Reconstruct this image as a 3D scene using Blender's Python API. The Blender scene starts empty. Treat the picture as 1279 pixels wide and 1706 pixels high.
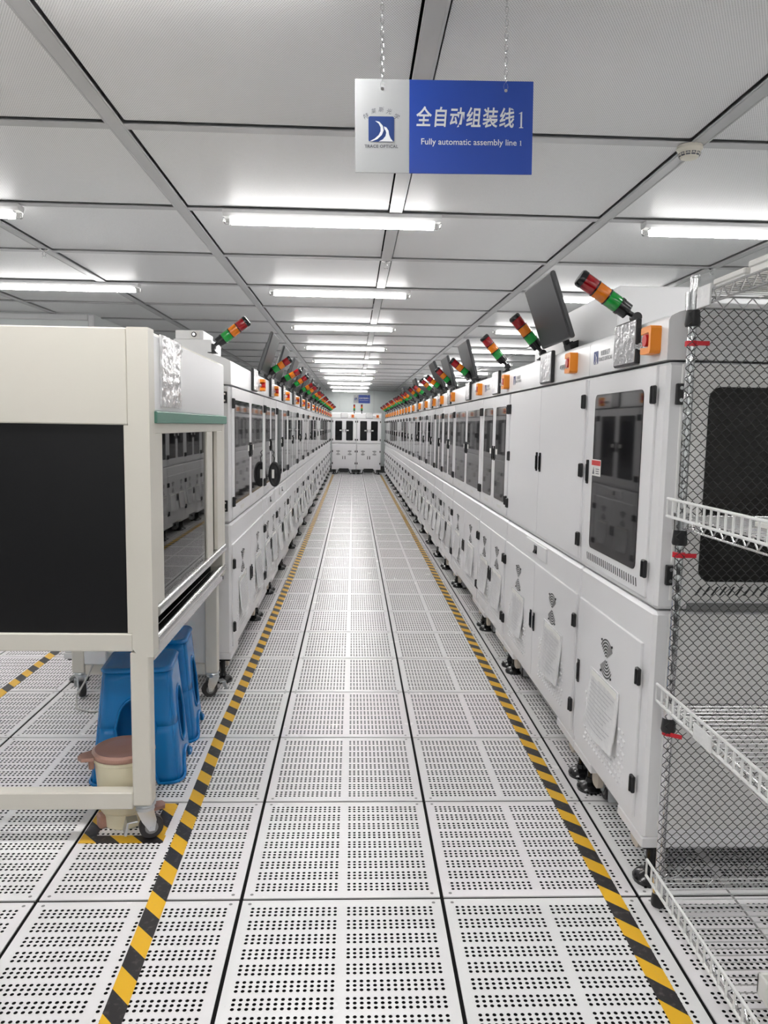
import bpy, bmesh, math, random
from mathutils import Vector, Matrix, Euler
random.seed(7)
sc = bpy.context.scene
PI = math.pi

# ------------------------------------------------------------------ camera
FPX, YAW, PITCH, ROLL, CAMH = 1281.15, 0.04139, 0.11164, 0.01662, 1.411
cy_, sy_, cp_, sp_ = math.cos(YAW), math.sin(YAW), math.cos(PITCH), math.sin(PITCH)
fwd = Vector((sy_*cp_, cy_*cp_, -sp_)); rgt = Vector((cy_, -sy_, 0)); up = rgt.cross(fwd)
r2 = rgt*math.cos(ROLL) + up*math.sin(ROLL); u2 = up*math.cos(ROLL) - rgt*math.sin(ROLL)
cam = bpy.data.cameras.new('camera'); camo = bpy.data.objects.new('camera', cam)
sc.collection.objects.link(camo); sc.camera = camo
cam.sensor_fit = 'VERTICAL'; cam.sensor_height = 36.0; cam.lens = FPX*36.0/1706.0
cam.clip_start = 0.02; cam.clip_end = 200
camo.matrix_world = Matrix(((r2.x, u2.x, -fwd.x, 0), (r2.y, u2.y, -fwd.y, 0), (r2.z, u2.z, -fwd.z, CAMH), (0, 0, 0, 1)))

# ------------------------------------------------------------------ world and exposure
TUBE_POWER = 107.0
w = bpy.data.worlds.new('world'); sc.world = w; w.use_nodes = True
w.node_tree.nodes['Background'].inputs[0].default_value = (0.8, 0.85, 0.9, 1)
w.node_tree.nodes['Background'].inputs[1].default_value = 0.02
vs = sc.view_settings
vs.view_transform = 'Standard'; vs.look = 'None'; vs.gamma = 1.0; vs.exposure = 0.0
try: vs.use_curve_mapping = False
except Exception: pass

# ------------------------------------------------------------------ material helpers
M = {}
def newmat(name):
    m = bpy.data.materials.new(name); m.use_nodes = True; M[name] = m
    return m, m.node_tree, m.node_tree.nodes['Principled BSDF']
def mat(name, col, rough=0.5, metal=0.0, spec=0.5, var=0.04, vscale=6.0, bump=0.0, bscale=60.0, trans=0.0, coat=0.0):
    """plain procedural material: base colour with a faint noise variation, optional bump"""
    m, nt, b = newmat(name)
    tc = nt.nodes.new('ShaderNodeTexCoord')
    if var > 0:
        n = nt.nodes.new('ShaderNodeTexNoise'); n.inputs['Scale'].default_value = vscale; n.inputs['Detail'].default_value = 3
        mx = nt.nodes.new('ShaderNodeMix'); mx.data_type = 'RGBA'
        mx.inputs['A'].default_value = tuple(max(0, c*(1-var)) for c in col)+(1,)
        mx.inputs['B'].default_value = tuple(min(1, c*(1+var)) for c in col)+(1,)
        nt.links.new(tc.outputs['Object'], n.inputs['Vector']); nt.links.new(n.outputs['Fac'], mx.inputs['Factor'])
        nt.links.new(mx.outputs['Result'], b.inputs['Base Color'])
    else:
        b.inputs['Base Color'].default_value = tuple(col)+(1,)
    b.inputs['Roughness'].default_value = rough; b.inputs['Metallic'].default_value = metal
    b.inputs['Specular IOR Level'].default_value = spec
    b.inputs['Transmission Weight'].default_value = trans; b.inputs['Coat Weight'].default_value = coat
    if bump > 0:
        n2 = nt.nodes.new('ShaderNodeTexNoise'); n2.inputs['Scale'].default_value = bscale; n2.inputs['Detail'].default_value = 4
        bp = nt.nodes.new('ShaderNodeBump'); bp.inputs['Strength'].default_value = bump; bp.inputs['Distance'].default_value = 0.01
        nt.links.new(tc.outputs['Object'], n2.inputs['Vector']); nt.links.new(n2.outputs['Fac'], bp.inputs['Height'])
        nt.links.new(bp.outputs['Normal'], b.inputs['Normal'])
    return m
class NG:
    """tiny node-math helper"""
    def __init__(s, nt): s.nt = nt
    def m(s, op, a, b=None, c=None):
        n = s.nt.nodes.new('ShaderNodeMath'); n.operation = op
        for i, v in enumerate((a, b, c)):
            if v is None: continue
            if isinstance(v, (int, float)): n.inputs[i].default_value = v
            else: s.nt.links.new(v, n.inputs[i])
        return n.outputs[0]
    def mix(s, f, a, b):
        n = s.nt.nodes.new('ShaderNodeMix'); n.data_type = 'RGBA'
        for k, v in (('Factor', f), ('A', a), ('B', b)):
            if isinstance(v, (int, float)): n.inputs[k].default_value = v
            elif isinstance(v, tuple): n.inputs[k].default_value = v
            else: s.nt.links.new(v, n.inputs[k])
        return n.outputs['Result']
    def noise(s, vec, scale, detail=2.0):
        n = s.nt.nodes.new('ShaderNodeTexNoise'); n.inputs['Scale'].default_value = scale; n.inputs['Detail'].default_value = detail
        s.nt.links.new(vec, n.inputs['Vector']); return n.outputs['Fac']
    def xyz(s, out='Object'):
        tc = s.nt.nodes.new('ShaderNodeTexCoord'); sp = s.nt.nodes.new('ShaderNodeSeparateXYZ')
        s.nt.links.new(tc.outputs[out], sp.inputs[0]); return tc.outputs[out], sp.outputs[0], sp.outputs[1], sp.outputs[2]
    def ramp(s, f, a, b):
        n = s.nt.nodes.new('ShaderNodeMapRange'); n.inputs[1].default_value = a; n.inputs[2].default_value = b
        s.nt.links.new(f, n.inputs[0]); return n.outputs[0]

mat('white_coat', (0.80, 0.795, 0.805), 0.34, var=0.015, vscale=2.0)
mat('white_cover', (0.78, 0.78, 0.785), 0.30, var=0.015)
mat('side_coat', (0.78, 0.775, 0.76), 0.4, var=0.015)
mat('cream', (0.69, 0.66, 0.59), 0.38, var=0.02, vscale=3)
mat('black_plastic', (0.012, 0.012, 0.013), 0.42)
mat('black_gloss', (0.010, 0.010, 0.011), 0.18)
mat('dark_acrylic', (0.008, 0.008, 0.009), 0.035, spec=0.32, var=0)
mat('black_panel', (0.009, 0.009, 0.010), 0.30, spec=0.35, var=0.1)
mat('side_window', (0.013, 0.012, 0.011), 0.22, spec=0.4)
mat('monitor_grey', (0.05, 0.052, 0.055), 0.35)
mat('screen_dark', (0.045, 0.047, 0.05), 0.42, spec=0.25)
mat('chrome', (0.75, 0.75, 0.76), 0.16, metal=1.0, var=0.03)
mat('chrome_wire', (0.70, 0.70, 0.70), 0.25, metal=1.0, var=0.03)
mat('stainless', (0.62, 0.62, 0.62), 0.22, metal=1.0, var=0.05, vscale=20)
mat('zinc', (0.62, 0.64, 0.66), 0.28, metal=1.0, bump=0.15, bscale=40)
mat('aluminium', (0.55, 0.55, 0.555), 0.42, metal=0.35, var=0.03)
mat('red_lens', (0.30, 0.004, 0.008), 0.12, coat=0.4)
mat('amber_lens', (0.72, 0.19, 0.006), 0.12, coat=0.4)
mat('green_lens', (0.006, 0.29, 0.038), 0.12, coat=0.4)
mat('orange_guard', (0.86, 0.27, 0.012), 0.4)
mat('red_button', (0.55, 0.02, 0.02), 0.3)
mat('label_white', (0.78, 0.77, 0.74), 0.5)
mat('paper', (0.80, 0.79, 0.75), 0.6)
mat('film', (0.78, 0.78, 0.78), 0.12, spec=0.7, var=0.03, bump=0.35, bscale=28)
mat('film_crinkle', (0.72, 0.72, 0.73), 0.1, spec=0.9, metal=0.35, var=0.08, vscale=30, bump=0.7, bscale=22)
mat('screen_film', (0.60, 0.60, 0.61), 0.10, spec=0.8, metal=0.25, var=0.15, vscale=25, bump=0.35, bscale=35)
mat('sign_blue', (0.018, 0.070, 0.42), 0.35, var=0.02)
mat('sign_white', (0.48, 0.49, 0.50), 0.4, var=0.01)
mat('navy', (0.012, 0.045, 0.20), 0.4)
mat('ink_grey', (0.10, 0.10, 0.12), 0.5)
mat('text_white', (0.80, 0.82, 0.84), 0.4)
mat('pale_ink', (0.42, 0.42, 0.44), 0.5)
mat('stool_blue', (0.002, 0.19, 0.52), 0.25, var=0.05)
mat('bin_cream', (0.76, 0.70, 0.52), 0.42)
mat('lid_brown', (0.36, 0.20, 0.155), 0.38, bump=0.1, bscale=200)
mat('rubber', (0.035, 0.032, 0.033), 0.55)
mat('wheel_grey', (0.22, 0.22, 0.22), 0.45)
mat('pad_beige', (0.62, 0.56, 0.48), 0.5)
mat('strip_green', (0.085, 0.22, 0.165), 0.45)
mat('wall_paint', (0.82, 0.85, 0.84), 0.5, var=0.015)
mat('panel_pale', (0.60, 0.635, 0.625), 0.5, var=0.015)
mat('guard_white', (0.80, 0.80, 0.79), 0.35)
mat('net_black', (0.03, 0.031, 0.03), 0.45)
mat('tie_red', (0.62, 0.015, 0.03), 0.4)
mat('carton_white', (0.76, 0.75, 0.72), 0.6)
mat('detector', (0.78, 0.74, 0.64), 0.45)
mat('fixture_white', (0.72, 0.72, 0.72), 0.35)
mat('warning_red', (0.62, 0.03, 0.03), 0.5)
mat('void_black', (0.006, 0.006, 0.006), 0.9, spec=0.1)
mat('cable_grey', (0.50, 0.49, 0.46), 0.5)
mat('subfloor', (0.008, 0.008, 0.008), 0.8, spec=0.1)

def tile_material():
    m, nt, b = newmat('tile'); g = NG(nt); vec, x, y, z = g.xyz()
    oi = nt.nodes.new('ShaderNodeObjectInfo'); rnd = oi.outputs['Random']
    geo = nt.nodes.new('ShaderNodeNewGeometry')
    n1 = g.noise(geo.outputs['Position'], 9.0, 5.0); n2 = g.noise(geo.outputs['Position'], 140.0, 2.0)
    tint = g.mix(rnd, (0.80, 0.805, 0.80, 1), (0.83, 0.80, 0.82, 1))
    tint = g.mix(g.m('MULTIPLY', g.ramp(n1, 0.52, 0.75), 0.22), tint, (0.72, 0.72, 0.70, 1))
    tint = g.mix(g.m('MULTIPLY', g.ramp(n2, 0.68, 0.80), 0.35), tint, (0.42, 0.42, 0.42, 1))
    nt.links.new(tint, b.inputs['Base Color'])
    nt.links.new(g.m('ADD', 0.22, g.m('MULTIPLY', n1, 0.08)), b.inputs['Roughness'])
    b.inputs['Specular IOR Level'].default_value = 0.36
tile_material()

def ceiling_material():
    m, nt, b = newmat('ceiling_perf'); g = NG(nt); vec, x, y, z = g.xyz()
    p = 0.0085
    def dots(ox):
        fx = g.m('SUBTRACT', g.m('FRACT', g.m('ADD', g.m('DIVIDE', x, p), ox)), 0.5)
        fy = g.m('SUBTRACT', g.m('FRACT', g.m('ADD', g.m('DIVIDE', y, p*1.7), ox)), 0.5)
        fy = g.m('MULTIPLY', fy, 1.7)
        d = g.m('SQRT', g.m('ADD', g.m('MULTIPLY', fx, fx), g.m('MULTIPLY', fy, fy)))
        return g.m('LESS_THAN', d, 0.30)
    dd = g.m('MAXIMUM', dots(100.0), dots(100.5))
    col = g.mix(dd, (0.94, 0.94, 0.945, 1), (0.64, 0.64, 0.645, 1))
    nt.links.new(col, b.inputs['Base Color'])
    b.inputs['Metallic'].default_value = 0.0; b.inputs['Roughness'].default_value = 0.42; b.inputs['Specular IOR Level'].default_value = 0.12
    bp = nt.nodes.new('ShaderNodeBump'); bp.inputs['Strength'].default_value = 0.12; bp.inputs['Distance'].default_value = 0.004
    nt.links.new(g.noise(vec, 3.5, 2.0), bp.inputs['Height']); nt.links.new(bp.outputs['Normal'], b.inputs['Normal'])
ceiling_material()

def tape_material():
    m, nt, b = newmat('hazard_tape'); g = NG(nt)
    geo = nt.nodes.new('ShaderNodeNewGeometry'); vec, x, y, z = g.xyz()
    s = g.m('FRACT', g.m('DIVIDE', g.m('ADD', g.m('MULTIPLY', x, 1.05), g.m('ADD', y, 100.0)), 0.161))
    k = g.m('GREATER_THAN', s, 0.5)
    n = g.noise(geo.outputs['Position'], 55.0, 4.0)
    yl = g.mix(g.m('MULTIPLY', g.ramp(n, 0.6, 0.75), 0.4), (0.78, 0.44, 0.012, 1), (0.50, 0.34, 0.12, 1))
    bk = g.mix(g.m('MULTIPLY', g.ramp(n, 0.55, 0.75), 0.5), (0.016, 0.014, 0.016, 1), (0.16, 0.14, 0.13, 1))
    nt.links.new(g.mix(k, bk, yl), b.inputs['Base Color']); b.inputs['Roughness'].default_value = 0.38
tape_material()

def emit_material():
    m, nt, b = newmat('tube_glow')
    b.inputs['Base Color'].default_value = (0.9, 0.9, 0.9, 1)
    b.inputs['Emission Color'].default_value = (1.0, 0.985, 0.97, 1); b.inputs['Emission Strength'].default_value = TUBE_POWER
emit_material()
def side_glow_material():
    m, nt, b = newmat('tube_side')            # frosted flank of the diffuser, much dimmer than its underside
    b.inputs['Base Color'].default_value = (0.9, 0.9, 0.9, 1)
    b.inputs['Emission Color'].default_value = (1.0, 0.985, 0.97, 1); b.inputs['Emission Strength'].default_value = 15.0
side_glow_material()

def glass_material(name, tint):
    m, nt, b = newmat(name); nt.nodes.remove(b)
    out = [n for n in nt.nodes if n.type == 'OUTPUT_MATERIAL'][0]
    fr = nt.nodes.new('ShaderNodeFresnel'); fr.inputs[0].default_value = 1.62
    tr = nt.nodes.new('ShaderNodeBsdfTransparent'); tr.inputs[0].default_value = tint+(1,)
    gl = nt.nodes.new('ShaderNodeBsdfGlossy'); gl.inputs['Roughness'].default_value = 0.015
    mx = nt.nodes.new('ShaderNodeMixShader')
    nt.links.new(fr.outputs[0], mx.inputs[0]); nt.links.new(tr.outputs[0], mx.inputs[1]); nt.links.new(gl.outputs[0], mx.inputs[2])
    nt.links.new(mx.outputs[0], out.inputs[0])
glass_material('sash_glass', (0.55, 0.57, 0.57))
glass_material('clear_plastic', (0.88, 0.88, 0.87))

# ------------------------------------------------------------------ mesh helpers
class MB:
    def __init__(s): s.v = []; s.f = []; s.m = []
    def add(s, vs_, fs, mi=0):
        o = len(s.v); s.v += [tuple(p) for p in vs_]
        for f in fs: s.f.append(tuple(i+o for i in f)); s.m.append(mi)
        return s
    def box(s, x0, x1, y0, y1, z0, z1, c=0.0, mi=0):
        c = min(c, (x1-x0)*.49, (y1-y0)*.49, (z1-z0)*.49)
        if c <= 0:
            v = [(x, y, z) for x in (x0, x1) for y in (y0, y1) for z in (z0, z1)]
            return s.add(v, [(0,1,3,2),(4,6,7,5),(0,4,5,1),(2,3,7,6),(0,2,6,4),(1,5,7,3)], mi)
        X = (x0, x1); Y = (y0, y1); Z = (z0, z1); v = []; idx = {}
        for i in (0, 1):
            for j in (0, 1):
                for k in (0, 1):
                    sx, sy, sz = (c, -c)[i], (c, -c)[j], (c, -c)[k]
                    for a, p in enumerate(((X[i], Y[j]+sy, Z[k]+sz), (X[i]+sx, Y[j], Z[k]+sz), (X[i]+sx, Y[j]+sy, Z[k]))):
                        idx[i,j,k,a] = len(v); v.append(p)
        F = []
        for i in (0, 1): F.append([idx[i,j,k,0] for j, k in ((0,0),(1,0),(1,1),(0,1))])
        for j in (0, 1): F.append([idx[i,j,k,1] for i, k in ((0,0),(1,0),(1,1),(0,1))])
        for k in (0, 1): F.append([idx[i,j,k,2] for i, j in ((0,0),(1,0),(1,1),(0,1))])
        for i in (0, 1):
            for j in (0, 1): F.append([idx[i,j,0,0], idx[i,j,1,0], idx[i,j,1,1], idx[i,j,0,1]])
        for i in (0, 1):
            for k in (0, 1): F.append([idx[i,0,k,0], idx[i,1,k,0], idx[i,1,k,2], idx[i,0,k,2]])
        for j in (0, 1):
            for k in (0, 1): F.append([idx[0,j,k,1], idx[1,j,k,1], idx[1,j,k,2], idx[0,j,k,2]])
        for i in (0, 1):
            for j in (0, 1):
                for k in (0, 1): F.append([idx[i,j,k,0], idx[i,j,k,1], idx[i,j,k,2]])
        return s.add(v, F, mi)
    def cyl(s, p0, p1, r0, r1=None, n=12, mi=0, cap=True):
        r1 = r0 if r1 is None else r1
        p0 = Vector(p0); p1 = Vector(p1); d = (p1-p0).normalized()
        a = d.orthogonal().normalized(); b = d.cross(a)
        v = []
        for p, r in ((p0, r0), (p1, r1)):
            for i in range(n):
                t = 2*PI*i/n; v.append(p + a*(r*math.cos(t)) + b*(r*math.sin(t)))
        F = [(i, (i+1) % n, n+(i+1) % n, n+i) for i in range(n)]
        if cap: F += [tuple(range(n)), tuple(range(2*n-1, n-1, -1))]
        return s.add(v, F, mi)
    def tube(s, pts, r, n=6, mi=0, closed=False):
        P = [Vector(p) for p in pts]; L = len(P); v = []; F = []
        ref = None
        for i in range(L):
            if closed: t = (P[(i+1) % L]-P[i-1])
            else: t = P[min(i+1, L-1)]-P[max(i-1, 0)]
            t.normalize()
            if ref is None: ref = t.orthogonal().normalized()
            ref = ref - t*ref.dot(t)
            if ref.length < 1e-5: ref = t.orthogonal()
            ref.normalize(); b = t.cross(ref)
            for k in range(n):
                a = 2*PI*k/n; v.append(P[i] + ref*(r*math.cos(a)) + b*(r*math.sin(a)))
        for i in range(L if closed else L-1):
            j = (i+1) % L
            for k in range(n): F.append((i*n+k, i*n+(k+1) % n, j*n+(k+1) % n, j*n+k))
        if not closed: F += [tuple(range(n)), tuple(range((L-1)*n, L*n))]
        return s.add(v, F, mi)
    def lathe(s, prof, n=24, c=(0, 0, 0), mi=0, sx=1, sy=1):
        v = []; F = []; L = len(prof)
        for r, z in prof:
            for k in range(n):
                a = 2*PI*k/n; v.append((c[0]+sx*r*math.cos(a), c[1]+sy*r*math.sin(a), c[2]+z))
        for i in range(L-1):
            for k in range(n): F.append((i*n+k, i*n+(k+1) % n, (i+1)*n+(k+1) % n, (i+1)*n+k))
        if prof[0][0] > 1e-6: F.append(tuple(range(n)))
        if prof[-1][0] > 1e-6: F.append(tuple(range((L-1)*n, L*n)))
        return s.add(v, F, mi)
    def prism(s, poly, axis, a0, a1, mi=0):
        n = len(poly)
        def pt(p, a): return {'x': (a, p[0], p[1]), 'y': (p[0], a, p[1]), 'z': (p[0], p[1], a)}[axis]
        v = [pt(p, a0) for p in poly] + [pt(p, a1) for p in poly]
        F = [(i, (i+1) % n, n+(i+1) % n, n+i) for i in range(n)] + [tuple(range(n)), tuple(range(n, 2*n))]
        return s.add(v, F, mi)
    def mesh(s, name, mats, smooth=35, recalc=True):
        me = bpy.data.meshes.new(name); me.from_pydata(s.v, [], s.f)
        for mn in (mats if isinstance(mats, (list, tuple)) else [mats]): me.materials.append(M[mn])
        me.polygons.foreach_set('material_index', s.m)
        if recalc:
            bm = bmesh.new(); bm.from_mesh(me); bmesh.ops.recalc_face_normals(bm, faces=bm.faces); bm.to_mesh(me); bm.free()
        if smooth:
            me.polygons.foreach_set('use_smooth', [True]*len(me.polygons))
            me.set_sharp_from_angle(angle=math.radians(smooth))
        me.update()
        return me
def rrect(x0, x1, z0, z1, r, n=4):
    out = []
    for cx, cz, a0 in ((x1-r, z1-r, 0), (x0+r, z1-r, 90), (x0+r, z0+r, 180), (x1-r, z0+r, 270)):
        for i in range(n+1):
            a = math.radians(a0+90*i/n); out.append((cx+r*math.cos(a), cz+r*math.sin(a)))
    return out
COL = sc.collection
def link(name, data, parent=None, loc=(0, 0, 0), rot=None):
    o = bpy.data.objects.new(name, data); COL.objects.link(o); o.location = loc
    if rot is not None: o.rotation_euler = rot
    if parent is not None: o.parent = parent
    return o
def obj(name, mb, mats, parent=None, loc=(0, 0, 0), rot=None, smooth=35):
    return link(name, mb.mesh(name, mats, smooth), parent, loc, rot)
CACHE = {}
def shared(key, fn):
    if key not in CACHE: CACHE[key] = fn()
    return CACHE[key]
def tag(o, label, cat, group=None):
    o['label'] = label; o['category'] = cat
    if group: o['group'] = group
    return o
def thing(name, label, cat, loc=(0, 0, 0), rz=0.0, group=None):
    o = link(name, None, None, loc, (0, 0, rz)); o.empty_display_size = 0.1
    return tag(o, label, cat, group)
def struct(o):
    o['kind'] = 'structure'; return o
ORD = ['first', 'second', 'third', 'fourth', 'fifth', 'sixth', 'seventh', 'eighth', 'ninth', 'tenth', 'eleventh', 'twelfth', 'thirteenth',
       'fourteenth', 'fifteenth', 'sixteenth', 'seventeenth', 'eighteenth', 'nineteenth', 'twentieth', 'twenty-first', 'twenty-second', 'twenty-third']

# ------------------------------------------------------------------ floor
X_LEFT, X_RIGHT, Y_FAR, Y_BACK, H = -5.8, 3.85, 27.0, -4.0, 2.60
PX, PY = -2.96, 8.97           # corner of the left partition
floor = struct(obj('floor', MB().box(X_LEFT, X_RIGHT, Y_BACK, Y_FAR, -0.12, -0.0045), 'subfloor'))
TX0, TY0 = -0.3164, 2.1642
def tile_mesh():
    mb = MB(); h = 0.2945; zt = 0.0; zb = -0.004; R = 0.0051
    px, py = 0.0172, 0.0155
    bands = [(-0.24+0.06*k) for k in range(9)]
    halves = [(-0.011-15*px, -0.011), (0.011, 0.011+15*px)]
    def quad(x0, x1, y0, y1): mb.add([(x0, y0, zt), (x1, y0, zt), (x1, y1, zt), (x0, y1, zt)], [(0, 1, 2, 3)])
    oct_ = [(R*math.cos(math.radians(22.5+45*i)), R*math.sin(math.radians(22.5+45*i))) for i in range(8)]
    ys = -h
    for yc in bands:
        y0 = yc-1.5*py; y1 = yc+1.5*py
        quad(-h, h, ys, y0); ys = y1
        quad(-h, halves[0][0], y0, y1); quad(halves[0][1], halves[1][0], y0, y1); quad(halves[1][1], h, y0, y1)
        for hx, _ in halves:
            for r in range(3):
                for c in range(15):
                    cx = hx+(c+.5)*px; cyy = y0+(r+.5)*py
                    v = [(cx+px/2, cyy+py/2, zt), (cx-px/2, cyy+py/2, zt), (cx-px/2, cyy-py/2, zt), (cx+px/2, cyy-py/2, zt)]
                    v += [(cx+a, cyy+b, zt) for a, b in oct_] + [(cx+a, cyy+b, zt-0.004) for a, b in oct_]
                    o = 4
                    F = [(0, o+1, o+0), (1, o+3, o+2), (2, o+5, o+4), (3, o+7, o+6), (0, 1, o+2, o+1), (1, 2, o+4, o+3), (2, 3, o+6, o+5), (3, 0, o+0, o+7)]
                    F += [(o+i, o+(i+1) % 8, o+8+(i+1) % 8, o+8+i) for i in range(8)]
                    mb.add(v, F[:8]); mb.add(v, F[8:], 2)
    quad(-h, h, ys, h)
    mb.add([(-h, -h, zt), (h, -h, zt), (h, h, zt), (-h, h, zt), (-h, -h, zb), (h, -h, zb), (h, h, zb), (-h, h, zb)],
           [(0, 4, 5, 1), (1, 5, 6, 2), (2, 6, 7, 3), (3, 7, 4, 0)])
    for sx in (-1, 1):
        for sy in (-1, 1):
            cx, cyy = sx*0.272, sy*0.277
            mb.add([(cx+0.0055*math.cos(PI*i/4), cyy+0.0055*math.sin(PI*i/4), 0.0006) for i in range(8)], [tuple(range(8))], 1)
    return mb.mesh('floor_tile', ['tile', 'wheel_grey', 'subfloor'], smooth=0, recalc=False)
TILE = tile_mesh()
def tile(i, j):
    link('floor_tile', TILE, floor, (TX0+0.6*i+0.3, TY0+0.6*j+0.3, 0))
for j in range(-3, 35):
    y = TY0+0.6*j
    lo, hi = -1, 2
    if y < 9: lo = -4
    if y < 6: lo = -6
    if y < 2.8: hi = 5
    for i in range(lo, hi+1): tile(i, j)

# ------------------------------------------------------------------ ceiling: plenum, beams, perforated panels
ceil = struct(obj('ceiling', MB().box(X_LEFT, X_RIGHT, Y_BACK, Y_FAR, 2.66, 2.74), 'void_black'))
BX0, CY0 = 0.2236, 3.325
PAN = MB().prism(rrect(-0.556, 0.556, -0.556, 0.556, 0.006, 1), 'z', 0.0, 0.012).mesh('ceiling_panel', 'ceiling_perf', 0)
for k in range(-5, 3):
    for j in range(-6, 20):
        x = BX0+1.2*k+0.6; y = CY0+1.2*j+0.6
        if x+0.6 > X_RIGHT+0.4 or (y > PY+0.5 and x < PX-0.7): continue
        link('ceiling_panel', PAN, ceil, (x, y, 2.613))
def beam_mesh(L):
    mb = MB()
    mb.box(-0.036, 0.036, 0, L, 2.600, 2.6055, 0.001); mb.box(-0.029, -0.0265, 0, L, 2.598, 2.601); mb.box(0.0265, 0.029, 0, L, 2.598, 2.601)
    mb.box(-0.012, 0.012, 0, L, 2.605, 2.66)
    return mb.mesh('ceiling_beam', 'aluminium', 20)
for k in range(-4, 4):
    x = BX0+1.2*k
    y1 = PY if x < PX-0.04 else Y_FAR
    link('ceiling_beam', shared(('beam', y1), lambda: beam_mesh(y1-Y_BACK)), ceil, (x, Y_BACK, 0))
def cross_mesh(x0, x1):
    return MB().box(x0, x1, -0.030, 0.030, 2.602, 2.607, 0.001).box(x0, x1, -0.010, 0.010, 2.605, 2.66).mesh('cross_beam', 'aluminium', 20)
for j in range(-6, 20):
    y = CY0+1.2*j
    x0 = X_LEFT if y < PY else PX
    link('cross_beam', shared(('cross', x0), lambda: cross_mesh(x0, X_RIGHT)), ceil, (0, y, 0))

# ------------------------------------------------------------------ walls
struct(obj('wall_back', MB().box(X_LEFT, X_RIGHT, Y_BACK-0.1, Y_BACK, -0.1, 2.7), 'wall_paint'))
struct(obj('wall_right', MB().box(X_RIGHT, X_RIGHT+0.1, Y_BACK, Y_FAR, -0.1, 2.7), 'wall_paint'))
struct(obj('wall_left', MB().box(X_LEFT-0.1, X_LEFT, Y_BACK, PY, -0.1, 2.7), 'wall_paint'))
struct(obj('wall_partition', MB().box(X_LEFT, PX, PY, PY+0.1, -0.02, 2.66), 'wall_paint'))
struct(obj('wall_inner', MB().box(PX-0.1, PX, PY+0.1, Y_FAR, -0.02, 2.66), 'wall_paint'))
struct(obj('trim_1', MB().box(PX-0.03, PX+0.035, PY-0.035, PY+0.03, 0, 2.60, 0.012), 'white_cover'))
struct(obj('trim_2', MB().box(X_LEFT, PX-0.03, PY-0.03, PY, 2.53, 2.60, 0.01), 'white_cover'))
wf = struct(obj('wall_far', MB().box(X_LEFT, X_RIGHT, Y_FAR, Y_FAR+0.1, -0.1, 2.7), 'aluminium'))
wpan = MB().box(-0.593, 0.593, -0.02, 0.0, 0, 2.58, 0.006).mesh('wall_panel', 'panel_pale')
for i in range(6):
    link('wall_panel', wpan, wf, (-2.3+1.2*i, Y_FAR, 0.01))

# ------------------------------------------------------------------ ceiling lights
FIX = MB()
FIX.prism([(-0.045, 0.0), (-0.045, -0.018), (-0.030, -0.034), (0.030, -0.034), (0.045, -0.018), (0.045, 0.0)], 'x', -0.615, 0.615)
FIX_ME = FIX.mesh('housing', 'fixture_white', 20)
TUBE_ME = MB().prism([(0.028, -0.034), (0.028, -0.060), (0.022, -0.068), (-0.022, -0.068), (-0.028, -0.060), (-0.028, -0.034)], 'x', -0.575, 0.575).box(-0.573, 0.573, -0.021, 0.021, -0.0692, -0.0675, 0, 1).mesh('tube', ['tube_side', 'tube_glow'], 20)
CAP_ME = MB().box(-0.020, 0.020, -0.031, 0.031, -0.070, -0.030, 0.008).mesh('end_cap', 'clear_plastic', 40)
def light(x, y, label):
    t = thing('ceiling_light', label, 'light', (x, y, 2.598), 0, 'tube lights under the ceiling grid')
    link('housing', FIX_ME, t); link('tube', TUBE_ME, t)
    for s in (-1, 1): link('end_cap', CAP_ME, t, (s*0.595, 0, 0))
ly = [CY0-1.2+2.4*k for k in range(0, 11)]
for i, y in enumerate(ly):
    light(-0.13 if i else -0.65, y, '%s lit tube light from the camera in the middle ceiling row above the aisle' % ORD[i])
for i, y in enumerate(ly[:3]):
    light(-2.48, y, '%s lit tube light from the camera on the left above the cream clean bench' % ORD[i])
for i, y in enumerate(ly[:9]):
    light(2.27, y, '%s lit tube light from the camera in the row above the right-hand machines' % ORD[i])
for x, y in ((-0.13, -0.275), (-0.13, -2.675), (2.27, -0.275), (-2.48, -0.275), (-2.48, -2.675), (2.27, -2.675), (-4.9, 4.525), (-4.9, 6.925)):
    light(x, y, 'lit tube light out of view, %s' % {(-0.13, -0.275): 'just behind the camera over the aisle', (-0.13, -2.675): 'far behind the camera over the aisle', (2.27, -0.275): 'just behind the camera on the right',
        (-2.48, -0.275): 'just behind the camera on the left', (-2.48, -2.675): 'far behind the camera on the left', (2.27, -2.675): 'far behind the camera on the right',
        (-4.9, 4.525): 'far left past the clean bench, nearer one', (-4.9, 6.925): 'far left past the clean bench, farther one'}[(x, y)])

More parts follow.
